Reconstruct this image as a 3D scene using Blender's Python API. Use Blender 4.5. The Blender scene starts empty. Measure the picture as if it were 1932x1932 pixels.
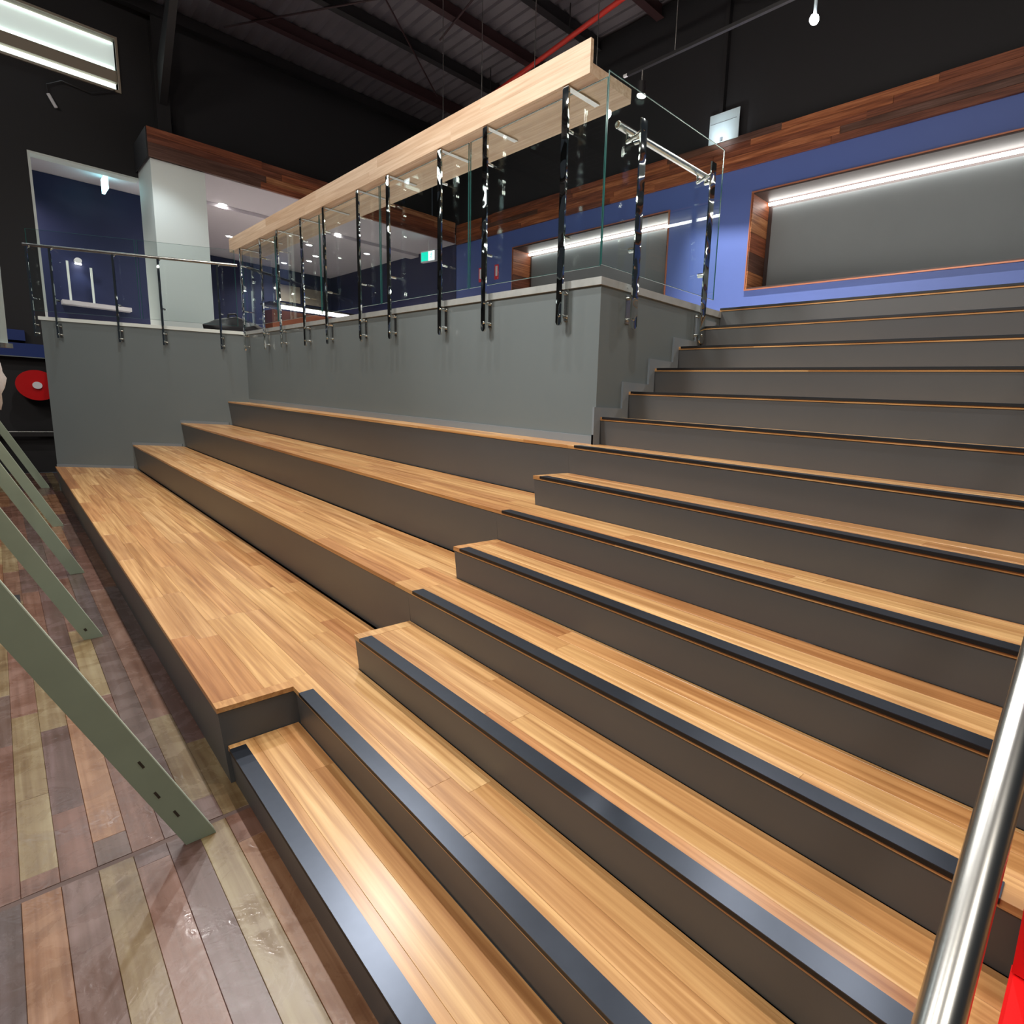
import bpy, bmesh, math, random
from mathutils import Vector, Matrix
R = random.Random(7)
C = bpy.context.scene.collection
sc = bpy.context.scene

# ------------------------------------------------------------------ camera
F, YAW, PITCH, ROLL = 1057.091, 0.7204, -0.1661, 0.0566
PX, PY = 1193.9, 946.1
CAM = Vector((2.5136, -0.4933, 1.6014))
fwd = Vector((-math.sin(YAW)*math.cos(PITCH), math.cos(YAW)*math.cos(PITCH), math.sin(PITCH)))
right = Vector((math.cos(YAW), math.sin(YAW), 0)); up = right.cross(fwd)
r2 = right*math.cos(ROLL)+up*math.sin(ROLL); u2 = -right*math.sin(ROLL)+up*math.cos(ROLL)
cd = bpy.data.cameras.new('camera'); cam = bpy.data.objects.new('camera', cd); C.objects.link(cam)
cam.matrix_world = Matrix(((r2.x, u2.x, -fwd.x, CAM.x), (r2.y, u2.y, -fwd.y, CAM.y), (r2.z, u2.z, -fwd.z, CAM.z), (0, 0, 0, 1)))
cd.sensor_fit = 'HORIZONTAL'; cd.sensor_width = 36; cd.lens = 36*F/1932
cd.shift_x = (966-PX)/1932; cd.shift_y = (PY-966)/1932
cd.clip_start = 0.02; cd.clip_end = 100
sc.camera = cam

# ------------------------------------------------------------------ world, exposure
w = bpy.data.worlds.new('world'); sc.world = w; w.use_nodes = True
w.node_tree.nodes['Background'].inputs[0].default_value = (0.75, 0.85, 1, 1)
w.node_tree.nodes['Background'].inputs[1].default_value = 0.02
vs = sc.view_settings; vs.view_transform = 'Standard'; vs.look = 'None'; vs.gamma = 1; vs.use_curve_mapping = False
vs.exposure = 0.62
sc.cycles.transparent_max_bounces = 24

def light(kind, name, loc, energy, color=(1, 1, 1), aim=None, **kw):
    l = bpy.data.lights.new(name, kind); l.energy = energy; l.color = color
    for k, v in kw.items(): setattr(l, k, v)
    o = bpy.data.objects.new(name, l); C.objects.link(o); o.location = loc
    if aim is not None:
        o.rotation_euler = (Vector(aim)-Vector(loc)).to_track_quat('-Z', 'Y').to_euler()
    return o
WARM = (1.0, 0.93, 0.84); COOL = (0.86, 0.95, 1.0); NEUT = (1.0, 0.97, 0.93)
# ceiling-hung work lights over the seating (the track heads are modelled further down)
SPOTS = [(1.2, 0.85), (-1.0, 0.85), (-2.9, 0.85), (-5.2, 0.85), (-7.3, 0.8)]
for x, y in SPOTS:
    light('SPOT', 'track_spot', (x, y, 7.05), 260, NEUT, aim=(x+0.1, y-0.05, 0), spot_size=math.radians(120), spot_blend=0.9, shadow_soft_size=0.06)
# soft general fill added out of view, behind and above the camera
FILLS = [(5.5, -2.5, 7.0, 150), (0.5, -3.6, 7.0, 110), (-4.5, -3.8, 7.0, 90)]
for x, y, z, e in FILLS:
    light('AREA', 'hall_fill', (x, y, z), e, WARM, aim=(x-1.2, y+3.2, 0), shape='DISK', size=1.6)
UPPER = [(2.6, 4.5), (1.2, 4.5), (-0.1, 4.5), (-2.08, 4.5), (-2.45, 4.5), (-3.97, 4.5), (-6.1, 4.5)]
for x, y in UPPER:
    light('SPOT', 'upper_spot', (x, y, 4.94), 75 if x > -1 else 45, NEUT, aim=(x, y-0.5, 2), spot_size=math.radians(130), spot_blend=0.8, shadow_soft_size=0.06)
light('SPOT', 'riser_fill', (-2.6, -2.6, 6.9), 850, NEUT, aim=(0.9, 3.2, 2.2), spot_size=math.radians(58), spot_blend=1.0, shadow_soft_size=0.5)  # added fill out of view, lifts the upper stair risers
# big soft lamp hung high over the middle of the seating, just above the view
light('SPOT', 'seating_lamp', (-4.6, 2.6, 6.35), 330, NEUT, aim=(-1.5, 0.6, 0.4), spot_size=math.radians(110), spot_blend=0.9, shadow_soft_size=0.16)
# added lamp; with its flap it draws the tone edge on the blue wall
WP = Vector((-2.3, 6.28, 7.35)); W1 = Vector((-3.509, 6.85, 4.303)); W2 = Vector((-1.922, 6.85, 4.141))
light('SPOT', 'added_wall_wash', WP, 3400, (1.0, 0.93, 0.84), aim=(-0.9, 6.9, 3.3), spot_size=math.radians(72), spot_blend=0.5, shadow_soft_size=0.0015)

# ------------------------------------------------------------------ materials
def mat(name):
    m = bpy.data.materials.new(name); m.use_nodes = True
    return m, m.node_tree, m.node_tree.nodes['Principled BSDF']
def lin(r, g, b):
    f = lambda c: ((c/255+0.055)/1.055)**2.4 if c > 10 else c/255/12.92
    return (f(r), f(g), f(b), 1)
def plain(name, col, rough=0.5, metal=0.0, spec=0.5, vary=0.0, scale=8, bump=0.0, coat=0.0):
    m, t, p = mat(name)
    p.inputs['Base Color'].default_value = col; p.inputs['Roughness'].default_value = rough
    p.inputs['Metallic'].default_value = metal; p.inputs['Specular IOR Level'].default_value = spec
    p.inputs['Coat Weight'].default_value = coat
    n = t.nodes.new('ShaderNodeTexNoise'); n.inputs['Scale'].default_value = scale; n.inputs['Detail'].default_value = 6
    g = t.nodes.new('ShaderNodeNewGeometry'); t.links.new(g.outputs['Position'], n.inputs['Vector'])
    if vary:
        mx = t.nodes.new('ShaderNodeMix'); mx.data_type = 'RGBA'; mx.blend_type = 'MIX'
        mx.inputs[6].default_value = tuple(c*(1-vary) for c in col[:3])+(1,); mx.inputs[7].default_value = tuple(min(1, c*(1+vary)) for c in col[:3])+(1,)
        t.links.new(n.outputs['Fac'], mx.inputs[0]); t.links.new(mx.outputs[2], p.inputs['Base Color'])
    if bump:
        b = t.nodes.new('ShaderNodeBump'); b.inputs['Strength'].default_value = bump; b.inputs['Distance'].default_value = 0.002
        n2 = t.nodes.new('ShaderNodeTexNoise'); n2.inputs['Scale'].default_value = 160; t.links.new(g.outputs['Position'], n2.inputs['Vector'])
        t.links.new(n2.outputs['Fac'], b.inputs['Height']); t.links.new(b.outputs['Normal'], p.inputs['Normal'])
    return m
def emit(name, col, s):
    m, t, p = mat(name)
    p.inputs['Base Color'].default_value = col; p.inputs['Emission Color'].default_value = col; p.inputs['Emission Strength'].default_value = s
    return m
def wood(name, cols, axis='x', rough=0.4, grain=0.5, coat=0.0, streak=1.0, sat=1.0, blotch=0.35, constant=False, stain=0.0):
    """boards: tone from the object's random number, grain running along the given axis"""
    m, t, p = mat(name); N = t.nodes; L = t.links
    oi = N.new('ShaderNodeObjectInfo'); g = N.new('ShaderNodeNewGeometry')
    rp = N.new('ShaderNodeValToRGB'); cr = rp.color_ramp
    cr.interpolation = 'CONSTANT' if constant else 'LINEAR'
    while len(cr.elements) < len(cols): cr.elements.new(0.5)
    for i, c in enumerate(cols):
        cr.elements[i].position = i/len(cols) if constant else i/(len(cols)-1); cr.elements[i].color = lin(*c)
    L.new(oi.outputs['Random'], rp.inputs['Fac'])
    off = N.new('ShaderNodeMath'); off.operation = 'MULTIPLY'; off.inputs[1].default_value = 57.0; L.new(oi.outputs['Random'], off.inputs[0])
    add = N.new('ShaderNodeVectorMath'); add.operation = 'ADD'; L.new(g.outputs['Position'], add.inputs[0]); L.new(off.outputs[0], add.inputs[1])
    def sc_(lo, hi):
        v = N.new('ShaderNodeVectorMath'); v.operation = 'MULTIPLY'; L.new(add.outputs[0], v.inputs[0])
        v.inputs[1].default_value = {'x': (lo, hi, hi), 'y': (hi, lo, hi), 'z': (hi, hi, lo)}[axis]; return v
    n1 = N.new('ShaderNodeTexNoise'); n1.inputs['Scale'].default_value = 1; n1.inputs['Detail'].default_value = 8; n1.inputs['Distortion'].default_value = 0.5
    L.new(sc_(2.2*streak, 55).outputs[0], n1.inputs['Vector'])
    n2 = N.new('ShaderNodeTexNoise'); n2.inputs['Scale'].default_value = 1; n2.inputs['Detail'].default_value = 3; n2.inputs['Distortion'].default_value = 1.2
    L.new(sc_(1.1*streak, 14).outputs[0], n2.inputs['Vector'])
    m1 = N.new('ShaderNodeMapRange'); m1.inputs[1].default_value = 0.35; m1.inputs[2].default_value = 0.68; m1.inputs[3].default_value = 1-grain*0.55; m1.inputs[4].default_value = 1+grain*0.22
    L.new(n1.outputs['Fac'], m1.inputs[0])
    m2 = N.new('ShaderNodeMapRange'); m2.inputs[1].default_value = 0.3; m2.inputs[2].default_value = 0.7; m2.inputs[3].default_value = 1-blotch; m2.inputs[4].default_value = 1+blotch*0.7
    L.new(n2.outputs['Fac'], m2.inputs[0])
    mm = N.new('ShaderNodeMath'); mm.operation = 'MULTIPLY'; L.new(m1.outputs[0], mm.inputs[0]); L.new(m2.outputs[0], mm.inputs[1])
    if stain:
        n3 = N.new('ShaderNodeTexNoise'); n3.inputs['Scale'].default_value = 5.5; n3.inputs['Detail'].default_value = 7; n3.inputs['Roughness'].default_value = 0.65; n3.inputs['Distortion'].default_value = 0.8
        L.new(g.outputs['Position'], n3.inputs['Vector'])
        m3 = N.new('ShaderNodeMapRange'); m3.inputs[1].default_value = 0.36; m3.inputs[2].default_value = 0.62; m3.inputs[3].default_value = 1-stain; m3.inputs[4].default_value = 1+stain*0.35
        L.new(n3.outputs['Fac'], m3.inputs[0]); m4 = N.new('ShaderNodeMath'); m4.operation = 'MULTIPLY'; L.new(mm.outputs[0], m4.inputs[0]); L.new(m3.outputs[0], m4.inputs[1]); mm = m4
        rr_ = N.new('ShaderNodeMapRange'); rr_.inputs[1].default_value = 0.35; rr_.inputs[2].default_value = 0.65; rr_.inputs[3].default_value = 0.08; rr_.inputs[4].default_value = 0.42
        L.new(n3.outputs['Fac'], rr_.inputs[0]); L.new(rr_.outputs[0], p.inputs['Coat Roughness'])
        b2 = N.new('ShaderNodeBump'); b2.inputs['Strength'].default_value = 0.25; b2.inputs['Distance'].default_value = 0.004
        n4 = N.new('ShaderNodeTexNoise'); n4.inputs['Scale'].default_value = 28; n4.inputs['Detail'].default_value = 3; n4.inputs['Distortion'].default_value = 2
        L.new(g.outputs['Position'], n4.inputs['Vector']); L.new(n4.outputs['Fac'], b2.inputs['Height']); L.new(b2.outputs['Normal'], p.inputs['Coat Normal'])
    # darker also means redder
    gm = N.new('ShaderNodeCombineColor')
    for i, e in enumerate((0.72, 1.0, 1.3)):
        pw = N.new('ShaderNodeMath'); pw.operation = 'POWER'; pw.inputs[1].default_value = e; L.new(mm.outputs[0], pw.inputs[0]); L.new(pw.outputs[0], gm.inputs[i])
    mx = N.new('ShaderNodeMix'); mx.data_type = 'RGBA'; mx.blend_type = 'MULTIPLY'; mx.inputs[0].default_value = 1
    L.new(rp.outputs[0], mx.inputs[6]); L.new(gm.outputs[0], mx.inputs[7]); L.new(mx.outputs[2], p.inputs['Base Color'])
    p.inputs['Roughness'].default_value = rough; p.inputs['Coat Weight'].default_value = coat
    if not stain: p.inputs['Coat Roughness'].default_value = 0.25
    b = N.new('ShaderNodeBump'); b.inputs['Strength'].default_value = 0.12; b.inputs['Distance'].default_value = 0.001
    L.new(n1.outputs['Fac'], b.inputs['Height']); L.new(b.outputs['Normal'], p.inputs['Normal'])
    return m
def glass(name, tint=(0.94, 0.97, 0.965, 1), ior=1.5):
    m, t, p = mat(name); t.nodes.remove(p); out = t.nodes['Material Output']
    tr = t.nodes.new('ShaderNodeBsdfTransparent'); tr.inputs[0].default_value = tint
    gl = t.nodes.new('ShaderNodeBsdfGlossy'); gl.inputs['Roughness'].default_value = 0.0; gl.inputs[0].default_value = (0.9, 1, 0.98, 1)
    g = t.nodes.new('ShaderNodeNewGeometry'); dt = t.nodes.new('ShaderNodeVectorMath'); dt.operation = 'DOT_PRODUCT'
    t.links.new(g.outputs['Normal'], dt.inputs[0]); t.links.new(g.outputs['Incoming'], dt.inputs[1])
    def ma(op, a, b=None):
        n = t.nodes.new('ShaderNodeMath'); n.operation = op
        for i, x in enumerate((a, b)):
            if x is None: continue
            if isinstance(x, (int, float)): n.inputs[i].default_value = x
            else: t.links.new(x, n.inputs[i])
        return n.outputs[0]
    fr = ma('ADD', ma('MULTIPLY', ma('POWER', ma('SUBTRACT', 1.0, ma('ABSOLUTE', dt.outputs['Value'])), 5.0), 0.96), 0.04)
    mx = t.nodes.new('ShaderNodeMixShader'); t.links.new(fr, mx.inputs[0]); t.links.new(tr.outputs[0], mx.inputs[1]); t.links.new(gl.outputs[0], mx.inputs[2])
    t.links.new(mx.outputs[0], out.inputs['Surface']); return m

M = {}
M['tread'] = wood('tread_timber', [(200, 152, 98), (212, 168, 112), (204, 157, 102), (178, 124, 76), (216, 174, 120), (206, 158, 102), (194, 142, 90), (208, 162, 108)], rough=0.34, grain=0.65, coat=0.35, streak=0.55)
M['floor'] = wood('old_floor_timber', [(118, 86, 70), (98, 76, 68), (142, 124, 90), (112, 78, 66), (88, 72, 70), (140, 102, 74), (130, 112, 82), (116, 82, 68), (106, 80, 72), (98, 74, 70)], rough=0.36, grain=0.6, coat=0.7, streak=0.6, blotch=0.3, stain=0.3, constant=True)
M['ledge'] = wood('pale_ledge_timber', [(200, 172, 144), (208, 182, 154), (194, 164, 134)], rough=0.5, grain=0.35, blotch=0.18, streak=0.7)
M['band_x'] = wood('reclaimed_timber_x', [(146, 84, 52), (116, 66, 44), (164, 100, 62), (92, 62, 50), (134, 76, 48), (170, 116, 76)], rough=0.5, grain=1.0, blotch=0.5, constant=True)
M['band_y'] = wood('reclaimed_timber_y', [(146, 84, 52), (116, 66, 44), (164, 100, 62), (92, 62, 50), (134, 76, 48), (170, 116, 76)], axis='y', rough=0.5, grain=1.0, blotch=0.5, constant=True)
M['riser'] = plain('riser_paint', lin(80, 82, 84), 0.42, vary=0.06, scale=3, bump=0.05)
M['wall'] = plain('grey_wall_paint', lin(106, 115, 117), 0.42, vary=0.05, scale=1.5, bump=0.06)
M['skirt'] = plain('skirting_paint', lin(122, 130, 136), 0.35)
M['cap'] = plain('brushed_cap_metal', lin(172, 176, 174), 0.4, metal=0.25, vary=0.2, scale=14)
M['strip'] = plain('anodised_strip', lin(80, 86, 97), 0.31, metal=0.9, vary=0.08, scale=30)
M['strip_lip'] = plain('strip_lip', lin(16, 14, 14), 0.5)
M['chrome'] = plain('polished_steel', lin(205, 210, 208), 0.08, metal=1.0)
def wavy(m):
    t = m.node_tree; p = t.nodes['Principled BSDF']; g = t.nodes.new('ShaderNodeNewGeometry')
    n = t.nodes.new('ShaderNodeTexNoise'); n.inputs['Scale'].default_value = 5; n.inputs['Detail'].default_value = 1
    b = t.nodes.new('ShaderNodeBump'); b.inputs['Strength'].default_value = 1; b.inputs['Distance'].default_value = 0.055
    t.links.new(g.outputs['Position'], n.inputs['Vector']); t.links.new(n.outputs['Fac'], b.inputs['Height']); t.links.new(b.outputs['Normal'], p.inputs['Normal'])
wavy(M['chrome'])
M['steel'] = plain('satin_steel', lin(200, 200, 196), 0.27, metal=1.0, vary=0.06, scale=60)
M['glass'] = glass('clear_glass'); M['glass_edge'] = plain('glass_edge', lin(44, 92, 88), 0.15, spec=0.8)
M['black'] = plain('black_wall_paint', lin(27, 26, 29), 0.7, vary=0.12, scale=0.8)
M['blackmetal'] = plain('black_metal', lin(28, 26, 28), 0.5)
M['redoxide'] = plain('red_oxide_steel', lin(50, 27, 29), 0.6)
M['redpipe'] = plain('red_pipe_paint', lin(190, 48, 36), 0.4)
M['roof'] = plain('roof_sheet', lin(92, 87, 92), 0.55, metal=0.0, vary=0.3, scale=2)
M['blue'] = plain('blue_wall_paint', lin(76, 96, 158), 0.5, vary=0.05, scale=1)
M['navy'] = plain('navy_wall_paint', lin(14, 24, 66), 0.55, vary=0.05)
M['white'] = plain('white_wall_paint', lin(214, 222, 218), 0.6)
M['ceilwhite'] = plain('plaster_ceiling', lin(196, 190, 196), 0.7)
M['nicheback'] = plain('niche_panel', lin(112, 118, 120), 0.6, vary=0.08, scale=2)
M['nichedark'] = plain('niche_dark', lin(58, 46, 44), 0.5)
M['upfloor'] = plain('upper_floor_bounce', lin(205, 200, 198), 0.5)  # made pale to bounce light onto the back room ceiling
M['bluepanel'] = plain('deep_blue_panel', lin(14, 44, 110), 0.5)
M['poletube'] = plain('grey_white_tube', lin(150, 162, 160), 0.4)
M['copper'] = plain('copper_edge', lin(170, 110, 84), 0.4, metal=0.4)
M['led'] = emit('led_tube', (1, 0.97, 0.92, 1), 10)
M['ledbar'] = emit('led_bar', (1, 0.93, 0.82, 1), 9)
M['down'] = emit('downlight_lens', (1, 0.96, 0.9, 1), 18)
M['winbright'] = emit('window_glow_bright', (0.86, 1, 0.93, 1), 1.05)
M['winsoft'] = emit('window_glow_soft', (0.72, 0.82, 0.78, 1), 0.34)
M['winbrown'] = plain('window_shelf', lin(150, 140, 125), 0.6)
M['brace'] = plain('green_grey_timber', lin(140, 152, 132), 0.6, vary=0.14, scale=6)
M['brace_edge'] = plain('pale_upper_edge', lin(196, 208, 190), 0.6)
M['knot'] = plain('dark_knot', lin(52, 46, 36), 0.6)
M['reelred'] = plain('hose_reel_red', lin(190, 12, 18), 0.3)
M['red'] = plain('glossy_red_plastic', lin(226, 24, 26), 0.3, coat=0.3)
M['signgreen'] = emit('exit_green', (0.0, 0.35, 0.25, 1), 1.6); M['signwhite'] = emit('exit_white', (0.75, 1, 1, 1), 2.2)
M['cyan'] = emit('exit_side_glow', (0.45, 0.95, 1, 1), 3.0)
M['plastic'] = plain('white_plastic', lin(222, 222, 226), 0.4)
M['cloth'] = plain('white_wrap', lin(205, 200, 198), 0.8, vary=0.2, scale=20)
M['dust'] = plain('dirt_line', lin(72, 56, 52), 0.8)
M['filler'] = plain('seam_filler', lin(88, 68, 62), 0.6, vary=0.25, scale=12)
M['platewhite'] = plain('bright_plate', lin(205, 222, 228), 0.35, metal=0.3, vary=0.1, scale=5)
M['brownbox'] = plain('bar_front', lin(110, 62, 40), 0.5, vary=0.2, scale=5)
M['signred'] = plain('sign_red', lin(220, 40, 50), 0.4)

# ------------------------------------------------------------------ mesh helpers
class MB:
    def __init__(s): s.v = []; s.f = []; s.mi = []
    def poly(s, vs, fs, mi=0):
        b = len(s.v); s.v += [tuple(x) for x in vs]; s.f += [tuple(b+i for i in f) for f in fs]; s.mi += [mi]*len(fs); return s
    def box(s, x0, x1, y0, y1, z0, z1, mi=0, skew=None):
        vs = [(x0, y0, z0), (x1, y0, z0), (x1, y1, z0), (x0, y1, z0), (x0, y0, z1), (x1, y0, z1), (x1, y1, z1), (x0, y1, z1)]
        return s.poly(vs, [(0, 3, 2, 1), (4, 5, 6, 7), (0, 1, 5, 4), (1, 2, 6, 5), (2, 3, 7, 6), (3, 0, 4, 7)], mi)
    def board(s, x0, x1, y0, y1, z0, z1, c=0.0008, mi=0):
        """box with a chamfered top edge"""
        vs = [(x0, y0, z0), (x1, y0, z0), (x1, y1, z0), (x0, y1, z0), (x0, y0, z1-c), (x1, y0, z1-c), (x1, y1, z1-c), (x0, y1, z1-c),
              (x0+c, y0+c, z1), (x1-c, y0+c, z1), (x1-c, y1-c, z1), (x0+c, y1-c, z1)]
        fs = [(0, 3, 2, 1), (8, 9, 10, 11)]+[(i, (i+1) % 4, 4+(i+1) % 4, 4+i) for i in range(4)]+[(4+i, 4+(i+1) % 4, 8+(i+1) % 4, 8+i) for i in range(4)]
        return s.poly(vs, fs, mi)
    def obb(s, c, ax, ay, az, hx, hy, hz, mi=0):
        c = Vector(c); vs = []
        for k in (-1, 1):
            for i, j in ((-1, -1), (1, -1), (1, 1), (-1, 1)): vs.append(c+Vector(ax)*i*hx+Vector(ay)*j*hy+Vector(az)*k*hz)
        return s.poly(vs, [(0, 3, 2, 1), (4, 5, 6, 7), (0, 1, 5, 4), (1, 2, 6, 5), (2, 3, 7, 6), (3, 0, 4, 7)], mi)
    def prism(s, pts, fn, a, b, mi=0):
        """extrude 2D outline pts; fn(p, t) -> 3D"""
        n = len(pts); vs = [fn(p, a) for p in pts]+[fn(p, b) for p in pts]
        return s.poly(vs, [tuple(range(n))[::-1], tuple(range(n, 2*n))]+[(i, (i+1) % n, n+(i+1) % n, n+i) for i in range(n)], mi)
    def tube(s, a, b, r, n=16, mi=0, r2=None, cap=True):
        a = Vector(a); b = Vector(b); d = (b-a).normalized(); r2 = r if r2 is None else r2
        u = d.cross(Vector((0, 0, 1)) if abs(d.z) < 0.9 else Vector((1, 0, 0))).normalized(); v = d.cross(u)
        vs = [a+(u*math.cos(t)+v*math.sin(t))*r for t in (2*math.pi*i/n for i in range(n))]+[b+(u*math.cos(t)+v*math.sin(t))*r2 for t in (2*math.pi*i/n for i in range(n))]
        fs = [(i, (i+1) % n, n+(i+1) % n, n+i) for i in range(n)]
        if cap: fs += [tuple(range(n))[::-1], tuple(range(n, 2*n))]
        return s.poly(vs, fs, mi)
    def path(s, pts, r, n=12, mi=0):
        for a, b in zip(pts, pts[1:]): s.tube(a, b, r, n, mi)
        return s
def wloc(p):
    v = Vector((0, 0, 0))
    while p is not None: v += p.location; p = p.parent
    return v
def mk(name, mb, mats, parent=None, smooth=False, **props):
    """one mesh object; its origin is at the bottom centre of its shape"""
    if not isinstance(mats, (list, tuple)): mats = [mats]
    xs, ys, zs = zip(*mb.v); o0 = Vector(((min(xs)+max(xs))/2, (min(ys)+max(ys))/2, min(zs)))
    me = bpy.data.meshes.new(name); me.from_pydata([(x-o0.x, y-o0.y, z-o0.z) for x, y, z in mb.v], [], mb.f)
    for m in mats: me.materials.append(m)
    me.polygons.foreach_set('material_index', mb.mi)
    bm = bmesh.new(); bm.from_mesh(me); bmesh.ops.recalc_face_normals(bm, faces=bm.faces); bm.to_mesh(me); bm.free()
    if smooth:
        me.polygons.foreach_set('use_smooth', [True]*len(me.polygons))
        try: me.set_sharp_from_angle(angle=math.radians(40))
        except Exception: pass
    o = bpy.data.objects.new(name, me); C.objects.link(o)
    if parent is not None: o.parent = parent; o.location = o0-wloc(parent)
    else: o.location = o0
    for k, v in props.items(): o[k] = v
    return o
def thing(name, loc, label, category, group=None, **props):
    o = bpy.data.objects.new(name, None); C.objects.link(o); o.location = loc; o.empty_display_size = 0.1
    o['label'] = label; o['category'] = category
    if group: o['group'] = group
    for k, v in props.items(): o[k] = v
    return o
def struct(name, mb, m, label, category='wall', **kw):
    return mk(name, mb, m, None, kind='structure', label=label, category=category, **kw)
def cp(o, parent=None, off=Vector((0, 0, 0))):
    """copy a thing with all its parts"""
    c = o.copy(); C.objects.link(c)
    if parent is not None: c.parent = parent
    else: c.location = o.location+off
    for ch in o.children: cp(ch, c)
    return c

# ------------------------------------------------------------------ dimensions
h, d = 0.17, 0.2502
L0, S = 8.6266, 0.7095                     # slanted wall: x = -L0 + S*y
YB, HB = 1.975, 2.358                      # balcony front wall and its height
XN = -0.016; XR = 4.6                      # notch, right end of the stairs
XW, XF, YW = -10.85, -9.75, 6.85           # side wall, fascia, rear wall
ZC = 5.06; ZR = 7.70
W = lambda y: -L0+S*y
T = 0.020                                  # tread thickness

# ------------------------------------------------------------------ floor
f = struct('floor', MB().box(XW, 6, -7, 8, -0.25, -0.016), M['dust'], 'worn timber hall floor of brown, olive and purple boards', 'floor')
rows = 13; bw = 0.0865
for i in range(rows):
    y1 = 0.03-i*bw; y0 = y1-bw+0.0006
    x = 1.75 if i > 2 else 1.3
    cuts = []
    while x > -10.8:
        ln = R.uniform(0.7, 2.3) if R.random() < 0.7 else R.uniform(0.35, 0.8)
        cuts.append((max(-10.8, x-ln), x)); x -= ln
    for a, b in cuts:
        # saw-cut seam across the floor at x = 0.17..0.21
        if a < 0.17 < b and i < 10: segs = [(a, 0.163), (0.187, b)]
        else: segs = [(a+0.0006, b-0.0006)]
        for p, q_ in segs:
            if q_-p > 0.02: mk('floor_board', MB().board(p, q_, y0, y1, -0.016, 0.0+R.uniform(-0.0006, 0.0004), 0.001), M['floor'], f)
mk('seam_filler', MB().box(0.1625, 0.1875, 0.03-10*bw, 0.03, -0.016, -0.0025), M['filler'], f)
rest = MB()
for i in range(rows, 60):
    y1 = 0.03-i*bw; x = 6
    while x > -10.8:
        ln = R.uniform(1.2, 3); rest.board(max(-10.8, x-ln)+0.001, x-0.001, y1-bw+0.002, y1, -0.016, 0, 0.001); x -= ln
for i in range(0, rows):
    y1 = 0.03-i*bw; rest.board(1.76 if i > 2 else 1.31, 6, y1-bw+0.002, y1, -0.016, 0, 0.001)
mk('floor_board_field', rest, M['floor'], f, kind='stuff')

# ------------------------------------------------------------------ staircase and seating
stairs = thing('staircase', (2.3, 0, 0), 'broad staircase with timber treads, dark metal nosing strips and grey risers', 'staircase')
seats = thing('bleacher_seating', (-4, 0, 0), 'stepped timber bench seating with grey fronts, left of the staircase', 'bleacher')
def body(name, parent, x0, x1, ynose, yback, z0, z1, slantleft=False):
    """grey box under the boards with a slightly raked front"""
    a = ynose+0.003; b = ynose+(0.031 if slantleft else 0.017)
    mb = MB()
    def P(xa, xb_):
        vs = [(xa(b), b, z0), (xb_, b, z0), (xb_, yback, z0), (xa(yback), yback, z0), (xa(a), a, z1), (xb_, a, z1), (xb_, yback, z1), (xa(yback), yback, z1)]
        mb.poly(vs, [(0, 3, 2, 1), (4, 5, 6, 7), (0, 1, 5, 4), (1, 2, 6, 5), (2, 3, 7, 6), (3, 0, 4, 7)])
    P((lambda y: W(y)+0.002) if slantleft else (lambda y: x0), x1)
    return mk(name, mb, M['riser'], parent)
steps = {}
for k in range(1, 14):
    yn = (k-1)*d+(0.008 if k == 1 else 0)
    steps[k] = body('step', stairs, 0.004 if k > 1 else XN+0.004, XR, yn, yn+d+0.02, (k-1)*h-(0.0 if k == 1 else T) + (0.0 if k == 1 else T), k*h-T)
steps[14] = mk('landing', MB().box(0.004, XR, 13*d+0.004, YW, 13*h, 14*h-T), M['riser'], stairs)
tiers = {}
for j, (ya, yb_) in enumerate(((-0.02, 3*d), (3*d, 5*d), (5*d, 7*d), (7*d, YB))):
    z = (2*j+2)*h
    x1 = XN+0.0 if j == 0 else 0.004
    tiers[2*j+2] = body('tier', seats, 0, x1 if j else XN-0.004, ya, yb_+(0.02 if j < 3 else -0.001), 0 if j == 0 else z-2*h, z-T, True)

def clipboard(mb, x0, x1, y0, y1, z0, z1, slant, c=0.0007):
    """board whose left end may follow the slanted wall"""
    xa0 = max(x0, W(y0)+0.003) if slant else x0; xa1 = max(x0, W(y1)+0.003) if slant else x0
    vs = [(xa0, y0, z0), (x1, y0, z0), (x1, y1, z0), (xa1, y1, z0), (xa0, y0, z1-c), (x1, y0, z1-c), (x1, y1, z1-c), (xa1, y1, z1-c),
          (xa0+c, y0+c, z1), (x1-c, y0+c, z1), (x1-c, y1-c, z1), (xa1+c, y1-c, z1)]
    fs = [(0, 3, 2, 1), (8, 9, 10, 11)]+[(i, (i+1) % 4, 4+(i+1) % 4, 4+i) for i in range(4)]+[(4+i, 4+(i+1) % 4, 8+(i+1) % 4, 8+i) for i in range(4)]
    return mb.poly(vs, fs)
def lay(y0, y1, n, xl, xr, z, parentfn, lo, hi, slant=False, g=0.0005):
    """lay n rows of boards between y0 and y1"""
    wdt = (y1-y0)/n
    for i in range(n):
        a = y0+i*wdt; b = a+wdt
        x = xr; first = True
        while x > xl+0.001:
            ln = R.uniform(lo, hi)*(R.uniform(0.3, 1) if first else 1); x2 = x-ln; first = False
            lim = max(xl, (W(a) if slant else -99))
            if x2 < lim+0.25: x2 = -99 if slant else xl
            mk('tread_board', clipboard(MB(), max(x2, xl), x-g, a+(0 if i == 0 else g), b, z-T, z+R.uniform(-0.0002, 0.0002), slant), M['tread'], parentfn((max(x2, lim)+x)/2))
            x = x2
sw = d/3
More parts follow.
